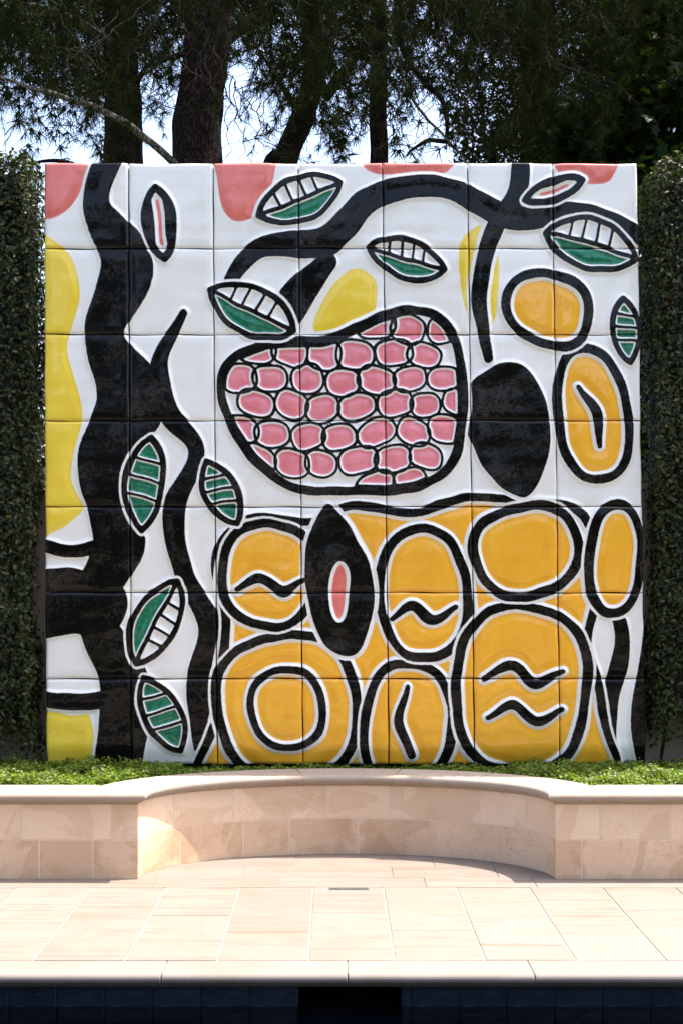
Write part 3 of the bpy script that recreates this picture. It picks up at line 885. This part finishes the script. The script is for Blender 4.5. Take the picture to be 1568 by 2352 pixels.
# ------------------------------------------------------------------ pines
def needles(sprays, rng, per, ln, wd):
    """sprays: list of twig polylines. Thin blades in brushes along their outer half."""
    base, dirs = [], []
    for pts in sprays:
        n = len(pts)
        for i in range(int(n * .35), n):
            t = pts[min(i, n - 1)] - pts[max(i - 1, 0)]; t = t / (np.linalg.norm(t) + 1e-9)
            k = per if i < n - 1 else int(per * 2.2)
            r = rng.normal(size=(k, 3)); r /= np.linalg.norm(r, axis=1, keepdims=True)
            d = t * rng.uniform(.35, 1.1, (k, 1)) + r * .85
            d[:, 2] -= .12
            d /= np.linalg.norm(d, axis=1, keepdims=True)
            base.append(pts[i] + rng.normal(0, .008, (k, 3))); dirs.append(d)
    base = np.concatenate(base); d = np.concatenate(dirs); N = len(base)
    s = np.cross(d, rng.normal(size=(N, 3))); s /= np.linalg.norm(s, axis=1, keepdims=True)
    L = rng.uniform(.7, 1.15, (N, 1)) * ln
    v = np.stack([base - s * wd, base + s * wd, base + d * L + np.array((0, 0, -.012))], 1).reshape(-1, 3)
    return v, np.arange(N * 3).reshape(-1, 3)
DX = np.array([0, 100, 200, 280, 360, 440, 520, 580, 650, 740, 830, 900, 970, 1050, 1120, 1250, 1400, 1568], float)
DY = np.array([0, 80, 160, 240, 320, 380], float)
DT = np.array([
 [.8, .9, .9, .9, .8, .7, .8, .75, .9, .9, .9, .9, .9, 1, 1, 1, 1, 1],
 [.9, .9, .9, .9, .7, .5, .7, .6, .9, .9, .9, .9, .8, .9, .9, 1, 1, 1],
 [.8, .9, .9, .9, .5, .3, .5, .45, .7, .9, .8, .8, .6, .7, .7, 1, 1, .9],
 [.45, .55, .6, .65, .2, .08, .2, .25, .6, .9, .7, .55, .15, .45, .6, 1, 1, .8],
 [.15, .15, .35, .35, .1, .02, .12, .2, .4, .6, .3, .35, .08, .35, .6, .9, .9, .7],
 [.15, .1, .3, .25, .1, .0, .15, .2, .3, .5, .3, .3, .15, .4, .6, .8, .8, .6]])
def dens(X, Y):
    X = np.clip(X, 0, 1567); Y = np.clip(Y, 0, 379)
    i = np.clip(np.searchsorted(DX, X, 'right') - 1, 0, 16); j = np.clip(np.searchsorted(DY, Y, 'right') - 1, 0, 4)
    a = (X - DX[i]) / (DX[i + 1] - DX[i]); b = (Y - DY[j]) / (DY[j + 1] - DY[j])
    return (DT[j, i] * (1 - a) + DT[j, i + 1] * a) * (1 - b) + (DT[j + 1, i] * (1 - a) + DT[j + 1, i + 1] * a) * b

def pine(label, d, trunk, limbs, sprays, upper, rng, barkm):
    base = P(trunk[0][0], 1345, d)
    root = empty('pine_tree', (base[0], d, -.05), label, 'tree', 'trees behind the mural')
    pts = [(base[0], d, -.05)] + [P(X, Y, d + q) for X, Y, _, q in trunk]
    rad = [trunk[0][2] * d / FPX * .5 * 1.12] + [w_ * d / FPX * .5 for _, _, w_, _ in trunk]
    q = catmull([(*p, r) for p, r in zip(pts, rad)], 22)
    mb = MB(); tube(q[:, :3], q[:, 3], 34, mb, .16)
    trunk_o = rel(mb.build('trunk', barkm, None, True), root)
    for lp, w0, w1, mt in limbs:
        q = catmull([P(X, Y, dd) for X, Y, dd in lp], 10)
        q = q + .012 * np.array([[noise.noise((p[0] * 6, k * 9., p[2] * 6)) for k in range(3)] for p in q])
        r = (w1 * .25 + (w0 - w1 * .25) * np.linspace(1, 0, len(q)) ** .6) * d / FPX * .5
        mb = MB(); tube(q, r, 10, mb, .12)
        rel(mb.build('limb', mt, None, True), trunk_o)
    if sprays:
        v, f = needles(sprays, rng, 13, .125, .0021)
        v2, f2 = needles(upper, rng, 10, .2, .006) if upper else (np.zeros((0, 3)), np.zeros((0, 3), int))
        rel(obj('crown', mesh_from('crown', np.concatenate([v, v2]), np.concatenate([f, f2 + len(v)])), M['needle']), root)
        mb = MB()
        for s in sprays: tube(s, np.linspace(.0055, .0018, len(s)), 3, mb)
        tag(rel(mb.build('twigs', M['twig']), root), kind='stuff')
    return root
rp_ = np.random.default_rng(51)
# hanging sprays, spread through the depth of the crowns
all_sprays = []
NS = 7400
X_ = rp_.uniform(-260, 1800, NS); Y_ = rp_.uniform(-260, 400, NS)
keep = rp_.uniform(size=NS) < np.where(Y_ < 0, .8, dens(X_, Y_) ** 1.5) * .62
for X, Y in zip(X_[keep], Y_[keep]):
    d = rp_.uniform(10.9, 13.6)
    tip = np.array(P(X, Y, d))
    L = rp_.uniform(.22, .55)
    dirn = np.array((rp_.normal(0, .55), rp_.normal(0, .5), -1 + abs(rp_.normal(0, .6)))); dirn /= np.linalg.norm(dirn)
    n = 6
    s = np.array([tip - dirn * L * (1 - k / (n - 1)) + np.array((0, 0, .06 * math.sin(math.pi * k / (n - 1)))) + rp_.normal(0, .008, 3) for k in range(n)])
    all_sprays.append((X, s))
up_sprays = []
for k in range(3300):                                  # deeper layers of the crowns
    X, Y = rp_.uniform(-260, 1800), rp_.uniform(-260, 390)
    if rp_.uniform() > (.9 if Y < 0 else float(dens(np.array([X]), np.array([Y]))[0]) ** 3.4): continue
    p = np.array(P(X, Y, rp_.uniform(13.6, 16.0)))
    dirn = np.array((rp_.normal(0, .6), rp_.normal(0, .6), rp_.normal(-.6, .5))); dirn /= np.linalg.norm(dirn)
    up_sprays.append((X, np.array([p + dirn * .5 * i / 4 for i in range(5)])))
for k in range(1500):                                  # the crowns above the frame, which shade what is seen
    p = np.array((rp_.uniform(-4.2, 4.4), rp_.uniform(10.9, 15.5), rp_.uniform(7.0, 10.5)))
    dirn = np.array((rp_.normal(0, .7), rp_.normal(0, .7), rp_.normal(-.2, .5))); dirn /= np.linalg.norm(dirn)
    up_sprays.append((768 + FPX * p[0] / p[1], np.array([p + dirn * .6 * i / 4 for i in range(5)])))
XT = np.array([282, 462, 735, 870, 1240])
def mine(lst, k): return [s for X, s in lst if abs(XT - X).argmin() == k]
B, BP = M['bark'], M['bark_pale']
pine('dark pine trunk on the left, crossed by a pale bare branch', 13.0,
     [(286, 700, 96, 0), (284, 372, 88, 0), (281, 200, 82, 0), (276, 0, 76, 0), (262, -500, 60, 0), (255, -1000, 30, 0)],
     [([(281, 120, 13), (200, 60, 12.6), (90, 15, 12.4), (-60, 0, 12.2)], 22, 9, BP), ([(280, 250, 13), (340, 150, 12.8), (400, 100, 12.5)], 16, 5, B),
      ([(284, 860, 13), (190, 800, 12.7), (60, 770, 12.4)], 20, 8, B), ([(284, 640, 13), (150, 585, 12.6), (60, 590, 12.2)], 16, 6, B), ([(284, 420, 13), (150, 372, 12.6), (60, 375, 12.2)], 14, 6, B)],
     mine(all_sprays, 0), mine(up_sprays, 0), np.random.default_rng(61), B)
pine('thickest dark pine trunk, leaning right with flaky red-brown bark', 12.2,
     [(440, 700, 132, 0), (452, 372, 114, 0), (464, 200, 108, 0), (482, 40, 100, 0), (520, -400, 80, 0), (545, -1000, 36, 0)],
     [([(440, 420, 12.2), (395, 372, 12.0), (325, 308, 11.8), (255, 262, 11.6), (200, 238, 11.5), (110, 212, 11.3), (40, 190, 11.2), (-80, 140, 11)], 19, 11, BP),
      ([(480, 120, 12.2), (560, 60, 12.5), (650, -20, 12.8)], 34, 22, B), ([(475, 110, 12.2), (390, 130, 12), (330, 170, 11.8)], 16, 6, B)],
     mine(all_sprays, 1), mine(up_sprays, 1), np.random.default_rng(62), B)
pine('leaning pine whose forked trunk rises over the middle of the mural', 13.4,
     [(628, 520, 62, 0), (655, 372, 56, 0), (690, 280, 54, 0), (718, 190, 52, 0), (728, 90, 50, 0), (716, 0, 46, 0), (700, -500, 36, 0), (690, -900, 20, 0)],
     [([(745, 220, 13.4), (800, 150, 13.2), (850, 60, 13)], 30, 12, B), ([(705, 300, 13.4), (650, 200, 13.1), (600, 120, 12.9)], 20, 7, B)],
     mine(all_sprays, 2), mine(up_sprays, 2), np.random.default_rng(63), B)
pine('slender dark pine trunk standing upright right of the middle', 12.8,
     [(868, 700, 44, 0), (869, 372, 40, 0), (868, 200, 37, 0), (870, 0, 34, 0), (872, -500, 26, 0), (872, -900, 14, 0)],
     [([(880, 10, 12.8), (905, 90, 12.6), (925, 180, 12.5), (965, 255, 12.4), (1010, 300, 12.3), (1060, 360, 12.2), (1100, 420, 12.1)], 9, 7, BP),
      ([(905, 40, 12.9), (930, 125, 12.9), (975, 190, 12.8), (1012, 225, 12.8), (1026, 275, 12.7), (1032, 330, 12.7), (1090, 372, 12.7)], 17, 13, B),
      ([(1030, 325, 12.7), (985, 322, 12.6), (950, 340, 12.5), (930, 360, 12.5)], 12, 5, B), ([(868, 150, 12.8), (820, 120, 12.6), (780, 60, 12.4)], 14, 5, B)],
     mine(all_sprays, 3), mine(up_sprays, 3), np.random.default_rng(64), B)
pine('dense dark pine with hanging sprays over the right of the mural', 13.8,
     [(1236, 700, 92, 0), (1240, 372, 84, 0), (1238, 150, 78, 0), (1240, 0, 70, 0), (1250, -500, 52, 0), (1250, -900, 24, 0)],
     [([(1240, 200, 13.8), (1180, 90, 13), (1120, 40, 12.5)], 22, 8, B), ([(1240, 230, 13.8), (1330, 120, 13), (1420, 70, 12.4)], 22, 8, B), ([(1240, 300, 13.8), (1300, 220, 13), (1400, 190, 12.5)], 16, 6, B)],
     mine(all_sprays, 4), mine(up_sprays, 4), np.random.default_rng(65), B)
# bare twigs that hang in the light
rtw = np.random.default_rng(67)
pines = [o_ for o_ in bpy.data.objects if o_.name.startswith('pine_tree')]
for k, (Xs, n_) in enumerate((((100, 350), 26), ((340, 600), 26), ((560, 760), 16), ((880, 1060), 26), ((1060, 1330), 16))):
    mb = MB()
    for q_ in range(n_):
        X, Y, d_ = rtw.uniform(*Xs), rtw.uniform(-20, 220), rtw.uniform(11.2, 12.6)
        p0 = np.array(P(X, Y, d_)); ln = rtw.uniform(.35, .95); ph = rtw.uniform(0, 6.28, 3); lean = rtw.normal(0, .35, 2)
        ts = np.linspace(0, 1, 12)
        pt = np.array([p0 + np.array((lean[0] * t * ln + .05 * math.sin(9 * t + ph[0]) * t + .02 * math.sin(23 * t + ph[2]), lean[1] * t * ln + .05 * math.sin(7 * t + ph[1]) * t, -ln * t * (1 - .25 * t))) for t in ts])
        tube(pt, np.linspace(.0055, .0022, 12), 4, mb)
        for m_ in range(3):
            i_ = rtw.integers(3, 10); e_ = pt[i_] + np.array((rtw.normal(0, .12), rtw.normal(0, .08), -rtw.uniform(.02, .2)))
            tube([pt[i_], (pt[i_] + e_) / 2 + rtw.normal(0, .02, 3), e_], [.003, .0025, .0015], 3, mb)
    tag(rel(mb.build('bare_twigs', M['twig_pale']), pines[k]), kind='stuff')
# ------------------------------------------------------------------ broad-leaved trees on the right
def broad(name, label, d, X, trunkw, blobs, N, size, shape, width, mat, rng, topY=-300, group='trees behind the mural'):
    base = P(X, 1345, d); root = empty(name, (base[0], d, -.05), label, 'tree', group)
    mb = MB(); q = catmull([(base[0], d, -.05), P(X, 1345 + (topY - 1345) * .4, d), P(X + 10, 1345 + (topY - 1345) * .65, d), P(X, 1345 + (topY - 1345) * .85, d), P(X, topY, d)], 10)
    tube(q, np.linspace(trunkw, trunkw * .4, len(q)), 12, mb, .1); rel(mb.build('trunk', M['bark'], None, True), root)
    pos = []
    mbl = MB()
    wsum = sum(b[-1] for b in blobs)
    for bx, by, bd, rx, rz, w_ in blobs:
        c = np.array(P(bx, by, bd)); n = int(N * w_ / wsum)
        m = max(10, n // 28)
        tips = rng.normal(size=(m, 3)); tips *= (rng.uniform(.2, 1, (m, 1)) ** .4) / np.linalg.norm(tips, axis=1, keepdims=True)
        tips = c + tips * np.array((rx, (rx + rz) * .5, rz))
        for tp in tips[::3]:
            s = c + (tp - c) * .2; tube([s, (s + tp) / 2 + np.array((0, 0, .05)), tp], [.010, .007, .003], 4, mbl)
        pos.append(tips[rng.integers(0, m, n)] + rng.normal(0, .085, (n, 3)))
    pos = np.concatenate(pos)
    nn = np.stack([rng.normal(0, .6, len(pos)), rng.normal(-.3, .6, len(pos)), np.abs(rng.normal(.7, .5, len(pos)))], 1)
    v, f = leaf_mesh(pos, nn, rng.uniform(.7, 1.25, len(pos)) * size, rng, shape, width, .1)
    rel(obj('crown', mesh_from('crown', v, f), mat), root)
    tag(rel(mbl.build('branches', M['twig']), root), kind='stuff')
broad('broadleaf_tree', 'dark broad-leaved tree with lobed leaves above the right hedge', 12.2, 1640, .11,
      [(1560, 300, 11.9, .75, .75, 3), (1430, 330, 11.7, .55, .40, 2), (1640, 100, 12.2, .9, .9, 3), (1530, 60, 12.6, .5, .6, 1.6), (1500, 560, 11.6, .35, .9, 2), (1485, 820, 11.3, .3, .7, 2), (1490, 1040, 11.2, .35, .5, 1.5), (1330, 340, 12.0, .45, .28, 1.3)],
      11000, .095, STAR, .85, M['maple'], np.random.default_rng(71))
broad('broadleaf_tree', 'small-leaved tree catching light between the slender pine and dark pine', 14.6, 1130, .07,
      [(1110, 260, 14.6, .38, .55, 2), (1160, 360, 14.4, .5, .4, 2), (1120, 480, 14.5, .8, .5, 1), (1190, 230, 14.8, .3, .4, 1)],
      4500, .060, OVAL, .55, M['shrub'], np.random.default_rng(72), 300)
broad('broadleaf_tree', 'dark shrubby tree glimpsed between the left hedge and the mural', 13.2, 20, .06,
      [(60, 900, 13.0, .5, .5, 2), (120, 1060, 12.6, .5, .35, 2), (40, 600, 13.2, .4, .4, .7)],
      3200, .06, OVAL, .5, M['maple'], np.random.default_rng(73), 640)
# the trees on the far side of the pool, behind the photographer, that the glaze mirrors
rb_ = np.random.default_rng(81)
pos = []
for k in range(34):
    c = np.array((rb_.uniform(-16, 16), rb_.uniform(-14, -9), rb_.uniform(1.2, 8.6)))
    q = rb_.normal(size=(420, 3)); q *= rb_.uniform(.4, 1, (420, 1)) ** .4 / np.linalg.norm(q, axis=1, keepdims=True)
    pos.append(c + q * np.array((2.4, 1.8, 1.9)))
pos = np.concatenate(pos)
v, f = leaf_mesh(pos, rb_.normal(size=pos.shape) + np.array((0, .5, .6)), rb_.uniform(.35, .6, len(pos)), rb_, OVAL, .7, .1)
o = obj('tree_belt', mesh_from('tree_belt', v, f), M['maple'])
tag(o, 'dark belt of trees across the pool, mirrored in the glaze', 'trees', kind='stuff')
